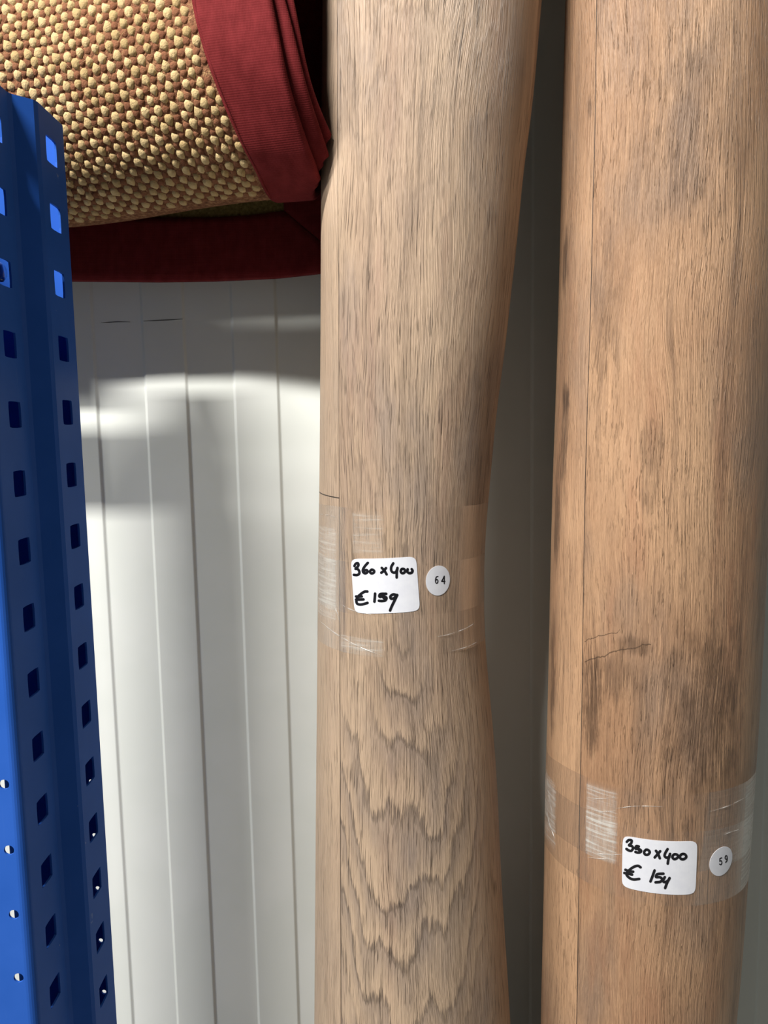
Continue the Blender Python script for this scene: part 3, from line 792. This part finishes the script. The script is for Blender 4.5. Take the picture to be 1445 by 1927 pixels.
# border lines: traced on the front, carried round the back as a smooth closed curve
def edge_curve(curve):
    t_f = np.radians(np.linspace(25, 95, 15)); sv = np.array([s_on_curve(t, curve) for t in t_f])
    p = np.polyfit(t_f, sv, 3)
    out = []
    for t in ts:
        if math.radians(25) <= t <= math.radians(95): out.append(float(np.polyval(p, t)))
        else: out.append(None)
    a, b = float(np.polyval(p, math.radians(25))), float(np.polyval(p, math.radians(95)))
    for i, t in enumerate(ts):
        if out[i] is None:
            tt = t if t > math.radians(95) else t + 2 * math.pi
            k = (tt - math.radians(95)) / (2 * math.pi - math.radians(70))
            out[i] = b + (a - b) * k
    o = np.array(out)
    ker = np.hanning(9)[1:-1]; ker /= ker.sum()
    return np.convolve(np.concatenate([o[-3:], o, o[:3]]), ker, 'valid')
SB = edge_curve(B_IN); SE = edge_curve(B_OUT)
def clear_of_roll(arr, shrink, gap=0.004):
    out = np.array(arr)
    for i, t in enumerate(ts):
        for _ in range(60):
            p = rug_pt(out[i], t, -shrink + 0.003)
            if math.hypot(p[0] - roll1.c(p[2]), p[1] - roll1.ay) > roll1.r(p[2]) + gap: break
            out[i] -= 0.002
    return out
SE = clear_of_roll(SE, 0.0)
def at(arr, t): return float(np.interp(t % (2 * math.pi), ts + [2 * math.pi], list(arr) + [arr[0]]))
SLEFT = -0.62
# woven body (the brown ground between the yarn knots)
ncol = 26; V, F_ = [], []
for j in range(ncol):
    for i, t in enumerate(ts): V.append(rug_pt(SLEFT + (SB[i] + 0.004 - SLEFT) * j / (ncol - 1), t))
F_ = grid_faces(ncol, TN, True)
V.append(rug_pt(SLEFT, 0) * 0.5 + rug_pt(SLEFT, math.pi) * 0.5)
for i in range(TN): F_.append(((i + 1) % TN, i, len(V) - 1))
body = adopt(mesh_obj('sisal_ground', V, F_, M_GROUND), rug); body['label'] = 'brown woven sisal ground'
# red border of the outer turn: band, rounded fold at the edge, lining
def border(name, SBk, SEk, off, shrink, lab=None, thick=0.0075):
    prof = [(0.0, 0.0), (0.012, 0.0012), (0.03, 0.0021), (0.06, 0.0021)]
    sec = [('b', 0.0, 0.0002), ('b', 0.0006, 0.0016), ('b', 0.003, 0.0021)]
    sec += [('f', k, 0.0021) for k in np.linspace(0.1, 0.82, 12)]
    for an in np.linspace(0, math.pi, 9): sec.append(('e', -0.004 + 0.004 * math.sin(an), 0.0021 - (thick / 2) * (1 - math.cos(an))))
    sec += [('f', 0.5, 0.0021 - thick), ('b', -0.10, 0.0021 - thick)]
    V, UVs = [], []
    per = np.cumsum([0] + [np.linalg.norm(rug_pt(0, ts[(i + 1) % TN]) - rug_pt(0, ts[i])) for i in range(TN)])
    for (k, a, o) in sec:
        for i, t in enumerate(ts):
            b, e = SBk[i], SEk[i]
            s = b + a if k == 'b' else (b + (e - b) * a if k == 'f' else e + a)
            wob = 0.0012 * math.sin(t * 9 + s * 40) * (1 if k != 'b' else 0.3)
            V.append(rug_pt(s, t, o - shrink + wob)); UVs.append((per[i], s))
    F2 = grid_faces(len(sec), TN, True)
    o_ = adopt(mesh_obj(name, V, F2, M_RED, None, True, UVs), rug)
    if lab: o_['label'] = lab
    return o_
border('border_band', SB, SE, 0, 0.0, 'wide dark red fabric border')
S2b = SE - 0.05; S2e = clear_of_roll(SE + 0.0075 + 0.003 * np.sin(np.array(ts) * 2), 0.0095)
S3b = SE - 0.04; S3e = clear_of_roll(SE + 0.0135 + 0.002 * np.sin(np.array(ts) * 3 + 1), 0.0185)
border('border_band', S2b, S2e, 0, 0.0095, 'edge of an inner turn of red border', 0.006)
border('border_band', S3b, S3e, 0, 0.0185, 'edge of an inner turn of red border', 0.006)
# stitched seam along the inner side of the border
V, F_ = [], []
for i, t in enumerate(ts):
    for q_, o in ((0.0016, 0.0020), (0.0024, 0.0029), (0.0034, 0.0022)): V.append(rug_pt(SB[i] + q_, t, o))
F_ = [(i * 3 + c, i * 3 + c + 1, ((i + 1) % TN) * 3 + c + 1, ((i + 1) % TN) * 3 + c) for i in range(TN) for c in range(2)]
adopt(mesh_obj('border_seam', V, F_, M_RED, None, True, [(0.001 * i, 0.0005 * i) for i in range(len(V))]), rug)
# yarn knots: staggered rows of fat cream loops with rust loops between them
PA, PR = 0.0126, 0.0070
Lc = [0.0]
fine = np.linspace(0, 2 * math.pi, 2001)
P0 = np.array([rug_pt(-0.5, t) for t in fine]); arc = np.concatenate([[0], np.cumsum(np.linalg.norm(np.diff(P0, axis=0), axis=1))])
def knots(name, mat, cream, lab):
    V, F_, tone = [], [], []
    nr = int(arc[-1] / PR)
    dome = [(1.0, 0.0), (0.80, 0.52), (0.45, 0.88)]
    nseg = 8
    for r_ in range(nr):
        a0 = (r_ + 0.5) * PR
        if not (0.005 < a0 < arc[-1] * 0.52): continue
        s = SLEFT + 0.01 + (0.5 * PA if (r_ % 2) == (0 if cream else 1) else 0.0)
        while True:
            j = random.uniform(-0.0010, 0.0010); ja = random.uniform(-0.0008, 0.0008)
            ss = s + j; t = float(np.interp(a0 + ja, arc, fine))
            if ss > at(SB, t) - 0.0015: break
            s += PA
            if ss < -0.46: continue
            hu, hv, hh = (0.0040, 0.0049, 0.0020) if cream else (0.0036, 0.0036, 0.0012)
            k = random.uniform(0.9, 1.12); hu *= k; hv *= k; hh *= random.uniform(0.85, 1.2)
            tilt = 0.35 + random.uniform(-0.18, 0.18)
            p = rug_pt(ss, t); ea = rug_pt(ss + 0.002, t) - p; ea /= np.linalg.norm(ea)
            et = rug_pt(ss, t + 0.01) - p; et /= np.linalg.norm(et); en = np.cross(ea, et)
            if en @ (p - rug_pt(ss, t, -0.01)) < 0: en = -en
            ct, st = math.cos(tilt), math.sin(tilt)
            e1 = ea * ct + et * st; e2 = -ea * st + et * ct
            b = len(V); tn = random.random()
            for (rr_, h) in dome:
                for i in range(nseg):
                    a = 2 * math.pi * i / nseg
                    dm = (abs(math.cos(a)) ** 1.45 + abs(math.sin(a)) ** 1.45) ** (-1 / 1.45) * (1 + 0.10 * math.sin(3 * a + tn * 9))
                    V.append(p + e1 * hu * rr_ * dm * math.cos(a) + e2 * hv * rr_ * dm * math.sin(a) + en * (hh * h + (-0.0006 if h == 0 else 0))); tone.append(tn)
            V.append(p + en * hh * 1.06); tone.append(tn)
            for q_ in range(2):
                for i in range(nseg): F_.append((b + q_ * nseg + i, b + q_ * nseg + (i + 1) % nseg, b + (q_ + 1) * nseg + (i + 1) % nseg, b + (q_ + 1) * nseg + i))
            for i in range(nseg): F_.append((b + 2 * nseg + i, b + 2 * nseg + (i + 1) % nseg, b + 3 * nseg))
    o = mesh_obj(name, V, F_, mat)
    at_ = o.data.attributes.new('tone', 'FLOAT', 'POINT'); at_.data.foreach_set('value', np.array(tone, dtype=np.float32))
    o['kind'] = 'stuff'; o['label'] = lab
    return adopt(o, rug)
knots('cream_yarn_knots', M_CREAM, True, 'cream sisal yarn knots in staggered rows')
knots('rust_yarn_knots', M_RUST, False, 'rust brown sisal yarn knots between the cream ones')

# stray fibres standing off the weave
V, F_ = [], []
for _ in range(170):
    t = math.radians(random.uniform(22, 120)); s0 = random.uniform(-0.42, at(SB, t) - 0.01)
    L_ = random.uniform(0.004, 0.012); dr_ = random.uniform(0, 6.28); b = len(V); hgt = random.uniform(0.001, 0.004)
    for k in range(5):
        q_ = k / 4; ss = s0 + L_ * q_ * math.cos(dr_); tt = t + L_ * q_ * math.sin(dr_) / 0.11
        o = 0.0022 + hgt * math.sin(math.pi * (0.15 + 0.75 * q_)); w = 0.00011 * (1 - 0.6 * q_)
        for sg in (-1, 1): V.append(rug_pt(ss - sg * w * math.sin(dr_), tt + sg * w * math.cos(dr_) / 0.11, o))
    F_ += [(b + 2 * k, b + 2 * k + 1, b + 2 * k + 3, b + 2 * k + 2) for k in range(4)]
hairs = adopt(mesh_obj('stray_fibres', V, F_, M_CREAM), rug); hairs['kind'] = 'stuff'

# the loose end of the rug hanging down behind the roll, back side out
FY = 0.795
def flap_pt(u, v_, off=0.0):
    # the loose end bellies slightly forward towards its lower edge
    p = on_y(u, v_, FY)
    for _ in range(3):
        h = p[2] - CAMZ; Y = FY - 0.014 * sm(0.26 - h, 0.0, 0.13) - 0.004 * math.sin(p[0] * 9) - off
        p = on_y(u, v_, Y)
    return p
def flap_piece(name, top, bot, n, m, mat, t, off, lab, flip=False):
    V, UVs = [], []
    x_top = np.linspace(top[0][0], top[-1][0], n); x_bot = np.linspace(bot[0][0], bot[-1][0], n)
    for k in range(m):
        for i in range(n):
            a = np.array([x_top[i], np.interp(x_top[i], [p[0] for p in top], [p[1] for p in top])])
            b = np.array([x_bot[i], np.interp(x_bot[i], [p[0] for p in bot], [p[1] for p in bot])])
            q_ = a + (b - a) * k / (m - 1); p = flap_pt(q_[0], q_[1], off); V.append(p)
            UVs.append((p[2], p[0]) if flip else (p[0], p[2]))
    o = mesh_obj(name, V, grid_faces(m, n), mat, None, True, UVs)
    bm = bmesh.new(); bm.from_mesh(o.data)
    bmesh.ops.recalc_face_normals(bm, faces=bm.faces)
    bm.normal_update()
    if sum(f.normal.y for f in bm.faces) > 0: bmesh.ops.reverse_faces(bm, faces=bm.faces)
    bm.to_mesh(o.data); bm.free()
    solidify(o, t, -1); o['label'] = lab
    return adopt(o, rug)
flap_piece('flap_backing', [(-420, 190), (640, 190)], [(-420, 500), (645, 492)], 40, 12, M_OLIVE, 0.004, 0.0, 'olive backing of the loose rug end')
flap_piece('flap_border', [(-420, 410), (130, 408), (300, 409), (400, 409), (470, 405), (533, 397)], [(-420, 520), (60, 524), (130, 526), (300, 527.5), (400, 526), (520, 520.5), (605, 511), (660, 503)],
           60, 10, M_RED, 0.008, 0.0030, 'red border along the loose end of the rug', True)
flap_piece('flap_border', [(529, 190), (652, 182)], [(534, 396), (661, 502)], 10, 14, M_RED, 0.008, 0.0024, 'red border mitred at the corner of the loose end')

# second beam that carries the rug behind the upright
rb = min(rug_pt(-0.45, t)[2] for t in ts)
beam(-1.35, -0.335, 0.700, 0.728, rb - 0.030, rb - 0.004)
